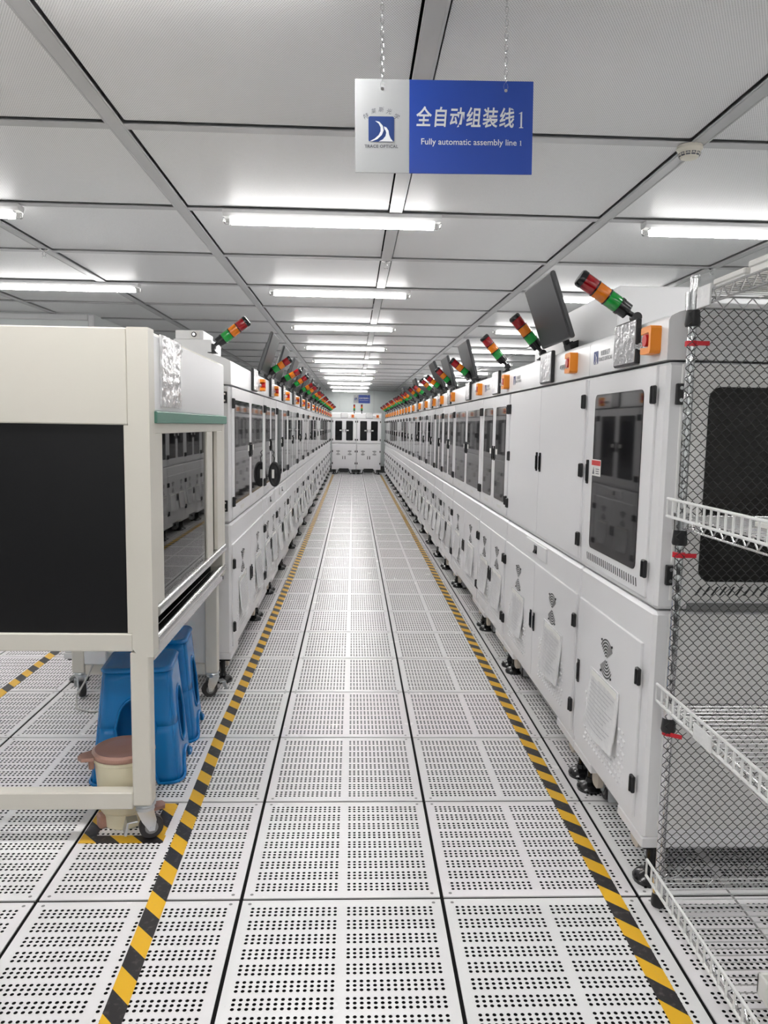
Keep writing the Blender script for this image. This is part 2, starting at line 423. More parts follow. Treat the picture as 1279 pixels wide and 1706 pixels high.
# ------------------------------------------------------------------ machine parts (shared meshes)
HINGE = MB().box(-0.014, 0.014, -0.012, 0.0, -0.027, 0.027, 0.003).box(-0.004, 0.004, -0.016, -0.010, -0.025, 0.025, 0.002).mesh('hinge', 'black_plastic')
HANDLE = MB().box(-0.009, 0.009, -0.007, 0.0, -0.045, 0.045, 0.002).box(-0.006, 0.006, -0.010, -0.006, -0.036, 0.030, 0.002).mesh('handle', 'black_gloss')
def fan_mesh(full=True):
    mb = MB()
    for r in (0.068, 0.057, 0.046, 0.035, 0.024, 0.013):
        for a0 in (90, 270):
            n = 10 if full else 5; v = []; F = []
            sp = 58
            for i in range(n+1):
                a = math.radians(a0-sp+2*sp*i/n)
                for rr in (r-0.0042, r+0.0012): v.append((rr*math.cos(a), -0.0012, rr*math.sin(a)))
            F = [(2*i, 2*i+1, 2*i+3, 2*i+2) for i in range(n)]
            mb.add(v, F)
    for sx in (-1, 1):
        for sz in (-1, 1): mb.cyl((sx*0.052, 0, sz*0.056), (sx*0.052, -0.003, sz*0.056), 0.0045, n=8)
    return mb.mesh('fan_grille', 'black_plastic', 0)
FAN = fan_mesh()
def louvre_mesh():
    mb = MB()
    for i in range(14):
        for j in range(9):
            if j > 3 and 1 < i < 12: continue
            x = -0.20+i*0.030 + (0.015 if j % 2 else 0); z = j*0.022
            mb.add([(x-0.011, 0, z), (x+0.011, 0, z), (x+0.007, -0.004, z-0.006), (x-0.007, -0.004, z-0.006), (x-0.011, 0, z-0.009), (x+0.011, 0, z-0.009)],
                   [(0, 1, 2, 3), (3, 2, 5, 4), (0, 3, 4), (1, 5, 2)])
    return mb.mesh('louvre', 'white_coat', 0)
LOUVRE = louvre_mesh()
C_POLY = [(-0.040, 0.036), (-0.032, 0.040), (0.030, 0.040), (0.038, 0.032), (0.038, -0.032), (0.030, -0.040), (-0.032, -0.040), (-0.040, -0.036), (-0.040, -0.019), (-0.010, -0.021),
          (0.018, -0.022), (0.023, -0.017), (0.023, 0.017), (0.018, 0.022), (-0.010, 0.021), (-0.040, 0.019)]
ESTOP = MB().prism(C_POLY, 'y', -0.032, 0.0).box(-0.036, 0.036, -0.004, 0.0, -0.038, 0.038).mesh('emergency_stop', 'orange_guard', 25)
BUTTON = MB().cyl((-0.010, -0.004, 0), (-0.010, -0.022, 0), 0.012, n=12).cyl((-0.006, -0.016, 0), (-0.006, -0.034, 0), 0.0185, 0.0175, n=18).mesh('stop_button', 'red_button', 40)
FOOT = MB().cyl((0, 0, 0.035), (0, 0, 0.18), 0.013, n=10).lathe([(0.05, 0.0), (0.052, 0.012), (0.042, 0.024), (0.020, 0.034), (0.016, 0.05), (0.0, 0.05)], 18).box(-0.045, 0.045, -0.045, 0.045, 0.125, 0.175, 0.004).mesh('levelling_foot', 'black_gloss')
def castor_fork():
    mb = MB()
    mb.lathe([(0.034, 0.0), (0.036, -0.006), (0.030, -0.012), (0.032, -0.022), (0.024, -0.026)], 18)
    for s in (-1, 1):
        mb.prism([(-0.030, -0.022), (0.026, -0.022), (0.034, -0.060), (0.028, -0.098), (0.010, -0.098), (-0.014, -0.060)], 'x', s*0.019-0.0015, s*0.019+0.0015)
    mb.cyl((-0.025, 0.018, -0.088), (0.025, 0.018, -0.088), 0.007, n=8)
    return mb.mesh('castor', 'zinc')
CASTOR = castor_fork()
WHEEL = MB().cyl((-0.014, 0, 0), (0.014, 0, 0), 0.037, n=24).cyl((-0.010, 0, 0), (0.010, 0, 0), 0.040, n=24).mesh('wheel', 'rubber', 40)
HUB = MB().cyl((-0.016, 0, 0), (0.016, 0, 0), 0.022, n=16).mesh('wheel_hub', 'wheel_grey', 40)
BRAKE = MB().box(-0.024, 0.024, -0.062, -0.026, -0.058, -0.052, 0.002).prism([(-0.062, -0.052), (-0.056, -0.052), (-0.064, -0.098), (-0.072, -0.096)], 'x', -0.024, 0.024).mesh('brake_lever', 'zinc')
def castor(parent, x, y, ztop, rz, wheelmat=None):
    c = link('castor', CASTOR, parent, (x, y, ztop), (0, 0, rz))
    link('wheel', WHEEL, c, (0, 0.018, -0.088)); link('wheel_hub', HUB, c, (0, 0.018, -0.088)); link('brake_lever', BRAKE, c)
    return c
PADME = MB().prism(rrect(-0.036, 0.036, -0.095, 0.0, 0.024, 5), 'y', -0.010, 0.010).mesh('castor_fender', 'pad_beige')

# signal tower: bracket upright, head leaning
BRACKET = MB().box(-0.024, 0.024, -0.024, 0.024, 0.0, 0.006, 0.002).prism([(-0.020, 0.006), (0.020, 0.006), (0.010, 0.016), (0.010, 0.034), (-0.010, 0.034), (-0.010, 0.016)], 'x', -0.010, 0.010) \
    .cyl((-0.016, 0, 0.034), (0.016, 0, 0.034), 0.016, n=14).mesh('signal_tower', 'black_plastic')
STEM = MB().cyl((0, 0, 0.0), (0, 0, 0.03), 0.009, n=10).cyl((0, 0, 0.028), (0, 0, 0.034), 0.011, n=10).cyl((0, 0, 0.034), (0, 0, 0.070), 0.026, 0.027, n=18).cyl((0, 0, 0.062), (0, 0, 0.072), 0.029, n=18).mesh('stem', 'black_gloss', 40)
def lens(z0, m, nm):
    return MB().lathe([(0.0265, z0), (0.0275, z0+0.004), (0.0275, z0+0.040), (0.0265, z0+0.044)], 18).mesh(nm, m, 40)
LG, LA, LR = lens(0.072, 'green_lens', 'green_lens'), lens(0.120, 'amber_lens', 'amber_lens'), lens(0.168, 'red_lens', 'red_lens')
RINGS = MB().cyl((0, 0, 0.116), (0, 0, 0.120), 0.029, n=18).cyl((0, 0, 0.164), (0, 0, 0.168), 0.029, n=18).lathe([(0.029, 0.212), (0.029, 0.226), (0.024, 0.232), (0.0, 0.233)], 18).mesh('tower_cap', 'black_gloss', 40)
def signal_tower(parent, x, y, z, lean, dark=False):
    t = link('signal_tower', BRACKET, parent, (x, y, z))
    r = (math.radians(lean), 0, 0); o = (0, 0, 0.034)
    link('stem', STEM, t, o, r)
    for nm, me in (('green_lens', LG), ('amber_lens', LA), ('red_lens', LR), ('tower_cap', RINGS)): link(nm, me, t, o, r)
def monitor(parent, x, z, lean, wd=0.49, ht=0.29, y=0.02):
    def mk():
        return MB().box(-wd/2, wd/2, 0.0, 0.022, 0.0, ht, 0.006).box(-wd*.3, wd*.3, 0.02, 0.040, ht*.2, ht*.75, 0.008).mesh('monitor', 'monitor_grey')
    r = (math.radians(lean), 0, 0)
    m = link('monitor', shared(('mon', wd, ht), mk), parent, (x, y, z), r)
    link('screen', shared(('scr', wd, ht), lambda: MB().box(-wd/2+0.008, wd/2-0.008, -0.0015, 0.001, 0.012, ht-0.008).mesh('screen', 'screen_dark')), m)
    link('monitor_arm', shared('arm', lambda: MB().box(-0.02, 0.02, 0.038, 0.060, -0.02, 0.18, 0.004).box(-0.05, 0.05, 0.045, 0.12, -0.045, -0.015, 0.004).box(-0.015, 0.015, 0.05, 0.075, -0.06, -0.01).mesh('monitor_arm', 'black_plastic')), m)

def text_mesh(name, body, size, matname, depth=0.0006, shear=0.0, bold=0.0, align='CENTER', sx=1.0, spacing=1.0):
    c = bpy.data.curves.new('t', 'FONT'); c.body = body; c.size = size; c.extrude = depth; c.shear = shear; c.offset = bold
    c.align_x = align; c.align_y = 'CENTER'; c.resolution_u = 3; c.space_character = spacing
    o = bpy.data.objects.new('t', c); COL.objects.link(o)
    me = bpy.data.meshes.new_from_object(o.evaluated_get(bpy.context.evaluated_depsgraph_get()))
    bpy.data.objects.remove(o); bpy.data.curves.remove(c)
    me.materials.clear(); me.materials.append(M[matname]); me.name = name
    if sx != 1.0:
        for v in me.vertices: v.co.x *= sx
    return me
FACE = (PI/2, 0, 0)          # text lies in local x,z and faces local -y
LOGO_TXT = text_mesh('logo_text', '特莱斯光学\nTRACE OPTICAL', 0.020, 'pale_ink', 0.0003)
def emblem_mesh(s):
    """square badge with the two white swooshes cut out of it"""
    sq = MB().prism(rrect(-s/2, s/2, -s*.47, s*.47, s*.07, 4), 'y', -0.0008, 0.0).mesh('emblem', 'navy', 0)
    mb = MB()
    def swoosh(pts_out, pts_in):
        n = len(pts_out); v = [(x*s, -0.0013, z*s) for x, z in pts_out] + [(x*s, -0.0013, z*s) for x, z in pts_in]
        mb.add(v, [(i, i+1, n+i+1, n+i) for i in range(n-1)])
    swoosh([(-0.24, 0.30), (-0.08, 0.27), (0.06, 0.12), (0.09, -0.05), (0.02, -0.22), (-0.16, -0.38), (-0.36, -0.46)],
           [(-0.24, 0.30), (-0.10, 0.20), (-0.03, 0.06), (-0.03, -0.08), (-0.10, -0.22), (-0.26, -0.36), (-0.46, -0.46)])
    swoosh([(0.10, 0.10), (0.20, 0.06), (0.28, -0.06), (0.30, -0.20), (0.36, -0.34), (0.46, -0.46)],
           [(0.12, 0.00), (0.17, -0.06), (0.19, -0.14), (0.16, -0.26), (0.06, -0.38), (-0.10, -0.46)])
    return sq, mb.mesh('swoosh', 'text_white', 0)
EMB = emblem_mesh(0.05)

D = 0.90
def top_mesh(W):
    return MB().prism([(0.0, 1.612), (0.0, 1.722), (0.006, 1.735), (0.03, 1.747), (0.10, 1.768), (0.12, 1.772), (D, 1.772), (D, 1.612)], 'x', 0.002, W-0.002).mesh('top_cover', 'white_cover', 25)
def lower_mesh(W):
    mb = MB().box(0.002, W-0.002, 0.005, D, 0.165, 0.878, 0.011)
    s = min(0.26, W*.3)
    mb.box(0.002, s, 0.005, D, 0.137, 0.172, 0.004).box(W-s, W-0.002, 0.005, D, 0.137, 0.172, 0.004)
    return mb.mesh('lower_cabinet', 'white_coat')
def upper_mesh(W): return MB().box(0.002, W-0.002, 0.004, D, 0.884, 1.606, 0.011).mesh('upper_cabinet', 'white_coat')
def door_mesh(w_, z0, z1): return MB().box(0, w_, -0.004, 0.006, z0, z1, 0.0022).mesh('door', 'white_coat')
def pane_mesh(w_, z0, z1, r=0.022): return MB().prism(rrect(0, w_, z0, z1, r, 4), 'y', -0.0062, -0.003).mesh('window_pane', 'dark_acrylic', 30)
STICKER = MB().box(-0.028, 0.028, -0.0006, 0, -0.017, 0.017).mesh('sticker', 'label_white')
SLOTS = None
def vents_mesh(w_, n):
    mb = MB()
    for i in range(n):
        x = w_*i/(n-1); mb.prism([(x-0.003, 0.013), (x+0.002, 0.013), (x+0.009, -0.013), (x+0.004, -0.013)], 'y', -0.0012, 0.0)
    return mb.mesh('vent_slot', 'black_plastic', 0)
HMI = MB().box(-0.10, 0.10, -0.017, 0.0, -0.070, 0.070, 0.004).mesh('touch_screen', 'black_plastic')
HMIF = MB().box(-0.096, 0.096, -0.0195, -0.016, -0.064, 0.064, 0.001).mesh('screen_cover', 'screen_film')
SWITCHES = MB()
for i in range(3):
    SWITCHES.cyl((i*0.034-0.034, 0, 0), (i*0.034-0.034, -0.012, 0), 0.011, n=12).cyl((i*0.034-0.034, -0.012, 0), (i*0.034-0.034, -0.018, 0), 0.008, n=12)
SWITCH_ME = SWITCHES.mesh('push_buttons', 'chrome', 40)

def door(root, name, x0, x1, z0, z1, hinge_side, hinges, hz=None, window=None, sticker=False, hinge_lod=True):
    w_ = x1-x0
    d = link(name, shared(('door', round(w_, 3), z0, z1), lambda: door_mesh(w_, z0, z1)), root, (x0, 0, 0))
    hx = w_-0.002 if hinge_side > 0 else 0.002
    for z in hinges: link('hinge', HINGE, d, (hx, -0.003, z))
    if hz is not None: link('handle', HANDLE, d, ((0.030 if hinge_side > 0 else w_-0.030), -0.004, hz))
    if window:
        a, b, c0, c1 = window
        link('window_pane', shared(('pane', round(b-a, 3), c0, c1), lambda: pane_mesh(b-a, c0, c1)), d, (a, 0, 0))
        if sticker: link('sticker', STICKER, d, ((a+0.045 if hinge_side > 0 else b-0.045), -0.0062, 1.262))
    return d

SLEEVE = None
def sleeve_mesh(wd, ht, bow, seed):
    rnd = random.Random(seed); nx, nz = 8, 8; v = []; F = []
    for j in range(nz+1):
        for i in range(nx+1):
            s, t = i/nx, j/nz
            out = bow*(t**1.5)*(0.6+0.4*math.sin(PI*s)) + rnd.uniform(-0.0015, 0.0015)*t + bow*0.35*t*(s-0.5)*rnd.choice((-1, 1))*0.15
            v.append((wd*(s-.5), -0.003-max(out, 0), -ht*t))
    for j in range(nz):
        for i in range(nx): a = j*(nx+1)+i; F.append((a, a+1, a+nx+2, a+nx+1))
    n = len(v); v2 = [(x, min(y+0.004, -0.0005), z) for x, y, z in v]
    G = [tuple(i+n for i in f[::-1]) for f in F]
    rim = []
    edge = list(range(nx+1)) + [k*(nx+1)+nx for k in range(1, nz+1)] + [nz*(nx+1)+i for i in range(nx-1, -1, -1)] + [k*(nx+1) for k in range(nz-1, 0, -1)]
    for a, b in zip(edge, edge[1:]+edge[:1]): rim.append((a, b, b+n, a+n))
    return MB().add(v+v2, F+G+rim)
LINES = MB()
for i in range(9):
    LINES.box(-0.11, 0.11-0.03*((i*7) % 3), -0.0004, 0, -0.030-0.017*i, -0.028-0.017*i)
def sleeve(mroot, x, z, label, seed, wd=0.30, ht=0.215, bow=0.03, near=False):
    key = ('slv', wd, ht, bow, seed % 4)
    me = shared(key, lambda: sleeve_mesh(wd, ht, bow, seed % 4).mesh('document_sleeve', 'film', 50))
    o = link('document_sleeve', me, None); o.matrix_world = mroot.matrix_world @ Matrix.Translation((x, -0.004, z))
    tag(o, label, 'document', 'document sleeves on the lower doors')
    p = link('paper_header', shared('hdr', lambda: MB().box(-0.13, 0.13, -0.0006, 0, -0.028, -0.006).mesh('paper_header', 'paper')), o, (0, -0.0036, 0))
    if near:
        lines = MB()
        for r in range(11):
            t = 0.18+0.068*r; L0, L1_ = -0.42, 0.42-0.13*((r*5) % 4)/2
            for q in range(7):
                sa, sb = L0+(L1_-L0)*q/7, L0+(L1_-L0)*(q+0.93)/7
                pq = []
                for tt in (t, t+0.016):
                    for ss in (sa, sb): pq.append((wd*ss, -0.0062-bow*(tt**1.5)*(0.6+0.4*math.sin(PI*(ss+.5))), -ht*tt))
                lines.add(pq, [(0, 1, 3, 2)])
        link('print_lines', shared(('lines', wd, ht, bow), lambda: lines.mesh('print_lines', 'pale_ink', 0)), o)
    return o

def machine(label, group, loc, rz, W, kind='double', lod=0, tower=None, mon=None, estop=None, hmi=None, drawer=None, logo=False, rear_feet=False, dark=False, sleeves=None, top=1.0):
    root = thing('assembly_machine', label, 'machine', loc, rz, group)
    root_m = Matrix.Translation(loc) @ Matrix.Rotation(rz, 4, 'Z')
    link('lower_cabinet', shared(('lo', round(W, 3)), lambda: lower_mesh(W)), root)
    link('upper_cabinet', shared(('up', round(W, 3)), lambda: upper_mesh(W)), root)
    tc = link('top_cover', shared(('top', round(W, 3)), lambda: top_mesh(W)), root)
    a, b = 0.024, W-0.024; mid = W/2
    zu0, zu1, zl0, zl1 = 0.906, 1.600, 0.205, 0.765
    UH = (1.515, 0.995); LH = (0.66, 0.315)
    fz = 0.62
    if kind == 'single':
        d = door(root, 'upper_door', a, W-0.065, zu0, zu1, 1, UH, 1.252, (0.110-a, 0.580-a, 0.975, 1.535))
        wl = link('warning_label', STICKER, d, (0.130, -0.0064, 1.272)); wl.scale = (1.9, 1.0, 1.75)
        link('warning_header', shared('wh', lambda: MB().box(-0.05, 0.05, -0.001, 0, 0.008, 0.026).mesh('warning_header', 'warning_red')), wl).scale = (1/1.9, 1, 1/1.75)
        link('warning_figure', shared('wfig', lambda: MB().prism([(-0.038, -0.024), (-0.016, -0.024), (-0.027, 0.002)], 'y', -0.001, 0).box(0.0, 0.038, -0.001, 0, -0.006, -0.003).box(0.0, 0.034, -0.001, 0, -0.014, -0.011).box(0.0, 0.038, -0.001, 0, -0.022, -0.019).mesh('warning_figure', 'ink_grey')), wl).scale = (1/1.9, 1, 1/1.75)
        link('vent_slot', shared('vs', lambda: vents_mesh(0.50, 25)), d, (0.09-a, -0.004, 0.940))
        ld = door(root, 'lower_door', a, W-0.065, zl0, zl1, 1, LH, 0.48)
        link('fan_grille', FAN, ld, (0.360-a, -0.004, fz))
        lv = link('louvre', LOUVRE, ld, (0.36-a, -0.004, 0.26)); lv['kind'] = 'stuff'
    else:
        win = None
        if kind == 'double':
            dw = mid-a-0.002
            win = (0.075, dw-0.055, 0.975, 1.535); winr = (0.055, dw-0.075, 0.975, 1.535)
        h3 = UH if kind == 'double' else (1.515, 1.253, 0.985)
        door(root, 'upper_door', a, mid-0.002, zu0, zu1, -1, h3, 1.252, win, lod < 2)
        door(root, 'upper_door', mid+0.002, b, zu0, zu1, 1, h3, 1.252, (winr if win else None), lod < 2)
        ends = [(a, mid-0.002, -1), (mid+0.002, b, 1)]
        for x0, x1, sd in ends:
            ld = door(root, 'lower_door', x0, x1, zl0, zl1, sd, LH, 0.48)
            link('fan_grille', FAN, ld, ((x1-x0)/2, -0.004, fz))
            if lod == 0:
                lv = link('louvre', LOUVRE, ld, ((x1-x0)/2, -0.004, 0.26)); lv['kind'] = 'stuff'; lv.scale = (min(1.0, (x1-x0)/0.52), 1, 1)
        if kind == 'double' and lod < 2:
            for x0 in (a+dw/2, b-dw/2):
                o = link('name_plate', STICKER, root, (x0, -0.0042, 0.938)); o.scale = (2.2, 1, 0.55)
    if drawer is not None:
        dr = link('drawer', shared('drw', lambda: MB().box(-0.20, 0.20, -0.003, 0.006, 0.795, 0.862, 0.002).mesh('drawer', 'white_coat')), root, (drawer, 0, 0))
        link('drawer_pull', shared('pull', lambda: MB().box(-0.030, 0.030, -0.0045, 0.0, 0.808, 0.850, 0.003).prism([(-0.0, 0.812), (-0.012, 0.812), (-0.004, 0.830), (0.0, 0.832)], 'x', -0.022, 0.022).mesh('drawer_pull', 'black_gloss')), dr)
    # control strip
    if estop is None: estop = W-0.10
    es = link('emergency_stop', ESTOP, root, (estop, 0.0, 1.674)); link('stop_button', BUTTON, es)
    if hmi is None: hmi = W*0.55
    if hmi is not False:
        hm = link('touch_screen', HMI, root, (hmi, 0.0, 1.686)); link('screen_cover', HMIF, hm)
    if lod < 2: link('push_buttons', SWITCH_ME, root, (estop-0.12, 0, 1.668))
    if logo:
        lg = link('logo', EMB[0], root, (0.075, 0.0, 1.672)); link('swoosh', EMB[1], lg)
        link('logo_text', LOGO_TXT, lg, (0.105, -0.0008, 0), FACE)
    if tower is not None: signal_tower(root, tower[0], tower[2] if len(tower) > 2 else 0.035, tower[3] if len(tower) > 3 else 1.745, tower[1])
    if mon is not None: monitor(root, *mon)
    fx = (0.06, W-0.06)
    for x in fx:
        link('levelling_foot', FOOT, root, (x, 0.06, 0))
        if rear_feet: link('levelling_foot', FOOT, root, (x, D-0.06, 0))
    if lod < 2:
        for x in (0.16, W-0.16):
            c = castor(root, x, 0.10, 0.128+0.0, PI/2 if x < mid else -PI/2); c.scale = (1, 1, 1.0)
            if lod == 0: link('castor_fender', PADME, root, (x, 0.055, 0.155))
    if sleeves:
        for i, (sx_, sz_, lab, sd) in enumerate(sleeves):
            sl = sleeve_place(root_m, sx_, sz_, lab, sd, near=(lod == 0))
    return root
class _R: pass
def sleeve_place(mw, x, z, lab, sd, **k):
    r = _R(); r.matrix_world = mw
    return sleeve(r, x, z, lab, sd, **k)

# ------------------------------------------------------------------ right-hand row
XR, XL = 0.89, -0.64
RJ = [2.19, 2.92, 4.365, 5.30, 6.74, 7.60, 8.33, 9.25, 10.2, 11.25, 12.1, 12.8, 13.6, 14.4, 15.3, 16.2, 17.1, 18.0, 18.9, 19.8, 20.7, 21.7]
R_TOW = {0: (0.365, 57), 1: (0.555, 41), 2: (0.62, 41), 3: (0.75, 52)}
R_MON = {1: (0.855, 1.79, 20), 3: (0.70, 1.78, 16), 4: (0.35, 1.77, 16), 5: (0.25, 1.80, 24), 8: (0.5, 1.78, 18), 11: (0.4, 1.78, 18)}
for i in range(len(RJ)-1):
    y0, y1 = RJ[i], RJ[i+1]; W = y1-y0
    lod = 0 if y0 < 7 else (1 if y0 < 13 else 2)
    kind = 'single' if i == 0 else ('solid' if i == 1 else 'double')
    lab = {0: 'narrow white single-door machine right behind the wire rack, first in the right-hand row',
           1: 'white machine with plain windowless double doors, second in the right-hand row'}.get(i, '%s white windowed machine from the wire rack in the right-hand row' % ORD[i])
    tw = R_TOW.get(i, (W*0.5, 44+(i*7) % 13))
    sl = []
    if i == 0: sl = [(0.352, 0.545, 'clear document sleeve with a printed form on the nearest right-hand machine', 1)]
    elif i < 12:
        for q, xx in enumerate((W*.26, W*.76)):
            sl.append((xx, 0.545, 'document sleeve hanging on the %s lower door of the %s machine in the right row' % (('farther', 'nearer')[q], ORD[i]), i*2+q))
    machine(lab, 'machines of the right-hand row', (XR, y1, 0), -PI/2, W, kind, lod, tower=tw, mon=R_MON.get(i),
            estop=(0.641 if i == 0 else (1.25 if i == 1 else None)), hmi=(0.42 if i == 0 else (0.835 if i == 1 else None)),
            drawer=(0.72 if i in (1,) else None), logo=(i < 3), rear_feet=(i == 0), sleeves=sl)
# ------------------------------------------------------------------ left-hand row
LJ = [4.08, 5.54, 6.42, 7.51, 8.81, 9.84, 10.9, 12.3, 13.4, 14.5, 15.7, 16.9, 18.1, 19.3, 20.5, 21.7]
for i in range(len(LJ)-1):
    y0, y1 = LJ[i], LJ[i+1]; W = y1-y0
    lod = 0 if y0 < 6 else (1 if y0 < 12 else 2)
    tw = (0.05, 52, 0.10, 1.772) if i == 0 else (W*0.55, 50+(i*5) % 11)
    mn = (W*0.30, 1.78, 18) if 0 < i < 9 else None
    sl = []
    if i < 8:
        for q, xx in enumerate((W*.26, W*.76)):
            sl.append((xx, 0.545, 'document sleeve hanging on the %s lower door of the %s machine in the left row' % (('nearer', 'farther')[q], ORD[i]), i*2+q))
    machine('%s white windowed machine beyond the cream clean bench in the left-hand row' % ORD[i], 'machines of the left-hand row',
            (XL, y0, 0), PI/2, W, 'double', lod, tower=tw, mon=mn, estop=(W-0.16 if i == 0 else None), hmi=(W*0.62 if i == 0 else None), rear_feet=(i == 0), sleeves=sl,
            drawer=(W*.5 if i in (1, 2) else None))
# ------------------------------------------------------------------ end machines across the aisle
for i, (x0, W) in enumerate(((-0.62, 0.71), (0.095, 0.71))):
    machine('white machine across the far end of the aisle, %s of the pair' % ('left' if i == 0 else 'right'), 'machines closing the aisle end',
            (x0, 22.3, 0), 0, W, 'double', 1, tower=((0.64 if i == 0 else 0.14), 0), hmi=0.36, estop=0.60)

# ------------------------------------------------------------------ extras on particular machines
mach = {}
for o in list(COL.objects):
    if o.name.startswith('assembly_machine'): mach[o['label']] = o
R1 = next(o for l, o in mach.items() if l.startswith('narrow')); R2 = next(o for l, o in mach.items() if l.startswith('white machine with plain'))
L1 = next(o for l, o in mach.items() if l.startswith('first white windowed machine beyond'))
W1 = RJ[1]-RJ[0]
sd = obj('side_door', MB().box(W1-0.004, W1+0.004, 0.045, D-0.03, 0.912, 1.600, 0.002), 'side_coat', R1)
obj('window_pane', MB().prism(rrect(0.126, 0.80, 0.971, 1.537, 0.035, 6), 'x', W1+0.003, W1+0.0065), 'side_window', sd)
vb = MB()
for i in range(26):
    y = 0.118+i*0.0245
    vb.prism([(y, 0.930), (y+0.006, 0.930), (y+0.024, 0.956), (y+0.018, 0.956)], 'x', W1+0.0035, W1+0.0055)
obj('vent_slot', vb, 'black_plastic', sd, smooth=0)
SH = MB().box(-0.003, 0.010, -0.013, 0.013, -0.030, 0.030, 0.002)
for z in (-0.017, 0.017): SH.cyl((0.009, 0, z), (0.0115, 0, z), 0.0055, n=10, mi=1)
SH_ME = SH.mesh('side_hinge', ['black_plastic', 'chrome'])
for z in (1.515, 0.99): link('side_hinge', SH_ME, sd, (W1+0.002, 0.042, z))
obj('seam_strip', MB().box(W1-0.002, W1+0.001, 0.10, D-0.03, 0.880, 0.906), 'wheel_grey', R1)
obj('side_panel', MB().box(W1-0.004, W1+0.0005, 0.05, D-0.03, 0.20, 0.872, 0.001), 'side_coat', R1)
obj('top_hood', MB().box(0.07, 1.41, 0.11, 0.86, 1.770, 1.955, 0.006), 'white_cover', R2)
SHL = MB().box(-0.010, 0.003, -0.013, 0.013, -0.030, 0.030, 0.002)
for z in (-0.017, 0.017): SHL.cyl((-0.009, 0, z), (-0.0115, 0, z), 0.0055, n=10, mi=1)
SHL_ME = SHL.mesh('side_hinge', ['black_plastic', 'chrome'])
for z in (1.545, 0.975): link('side_hinge', SHL_ME, L1, (0.002, 0.032, z))
obj('top_box', MB().box(0.03, 0.33, 0.105, 0.30, 1.770, 1.842, 0.003).box(0.035, 0.31, 0.145, 0.29, 1.842, 1.888, 0.003), 'white_cover', L1)
kb = obj('dial_plate', MB().box(0.031, 0.036, 0.165, 0.215, 1.846, 1.884), 'label_white', L1)
obj('dial_knob', MB().cyl((0.030, 0.192, 1.866), (0.022, 0.192, 1.866), 0.013, n=16).cyl((0.022, 0.192, 1.866), (0.016, 0.192, 1.866), 0.008, n=12, mi=1), ['black_plastic', 'chrome'], kb)
obj('side_handle', MB().box(-0.006, 0.002, 0.045, 0.062, 0.58, 0.70, 0.002), 'black_plastic', L1)

# ------------------------------------------------------------------ hazard tape on the floor
def strip(path, wd):
    mb = MB(); v = []; F = []
    for z in (0.0002, 0.0014):
        for (x, y) in path: v += [(x-wd/2, y, z), (x+wd/2, y, z)]
    n = len(path)*2
    for i in range(len(path)-1):
        a = 2*i; F += [(a, a+1, a+3, a+2), (n+a, n+a+2, n+a+3, n+a+1), (a, a+2, n+a+2, n+a), (a+1, n+a+1, n+a+3, a+3)]
    F += [(0, n, n+1, 1), (n-2, n-1, 2*n-1, 2*n-2)]
    return mb.add(v, F)
tag(obj('floor_tape', strip([(0.803, 0.4), (0.803, 22.0)], 0.054), 'hazard_tape', smooth=0), 'long yellow and black hazard tape along the right-hand machines', 'tape', 'hazard tape on the floor')
tag(obj('floor_tape', strip([(-0.545, 0.4), (-0.556, 1.7), (-0.585, 3.4), (-0.575, 4.6), (-0.562, 7.0), (-0.56, 22.0)], 0.054), 'hazard_tape', smooth=0), 'long yellow and black hazard tape along the left side of the aisle', 'tape', 'hazard tape on the floor')
tag(obj('floor_tape', strip([(-1.812, 0.4), (-1.805, 8.5)], 0.055), 'hazard_tape', smooth=0), 'yellow and black hazard tape in the neighbouring aisle behind the clean bench', 'tape', 'hazard tape on the floor')
sq = thing('floor_marking', 'square of yellow and black hazard tape around the lidded bin', 'tape', (-0.77, 2.62, 0), 0, 'hazard tape on the floor')
for (x0, x1, y0, y1) in ((-0.908, -0.626, 2.480, 2.528), (-0.908, -0.632, 2.705, 2.752), (-0.680, -0.632, 2.5285, 2.7045), (-0.908, -0.860, 2.5285, 2.7045)):
    obj('tape_strip', MB().box(x0, x1, y0, y1, 0.0002, 0.0013), 'hazard_tape', sq, (0.77, -2.62, 0))

# ------------------------------------------------------------------ clean bench on the left
bench = thing('clean_bench', 'cream laminar-flow clean bench with black side panel and green strip', 'bench', (-1.03, 3.2, 0))
BL = (1.03, -3.2, 0)
def bp(name, mb, m, par=None, smooth=35):
    return obj(name, mb, m, par or bench, BL if par is None else (0, 0, 0), smooth=smooth)
XF, XB, YN, YE = -0.648, -1.42, 2.48, 3.93
for (x0, y0, z1) in ((-0.722, YN, 0.66), (XB, YN, 0.66), (-0.745, YE-0.06, 0.66), (XB, YE-0.06, 0.66)):
    bp('leg', MB().box(x0, x0+0.062, y0, y0+0.06, 0.130, z1, 0.004), 'cream')
bp('pillar', MB().prism([(-0.712, 0.672), (-0.690, 0.645), (-0.645, 0.645), (-0.645, 1.705), (-0.712, 1.705)], 'y', YN-0.002, YN+0.068), 'cream', smooth=20)
bp('pillar', MB().box(-0.712, -0.650, YE-0.068, YE, 0.640, 1.44, 0.003), 'cream')
bp('bottom_rail', MB().box(XB+0.06, -0.722, YN, YN+0.05, 0.118, 0.178, 0.004), 'cream')
bp('bottom_rail', MB().box(XB+0.06, -0.745, YE-0.05, YE, 0.118, 0.178, 0.004), 'cream')
bp('crossbar', MB().box(XB, -0.712, YN, YN+0.05, 0.662, 0.722, 0.004), 'cream')
bp('side_panel', MB().box(XB+0.03, -0.722, YN+0.010, YN+0.020, 0.722, 1.402, 0.001), 'black_panel')
bp('side_panel', MB().box(XB+0.03, -0.712, YE-0.020, YE-0.010, 0.70, 1.402, 0.001), 'black_panel')
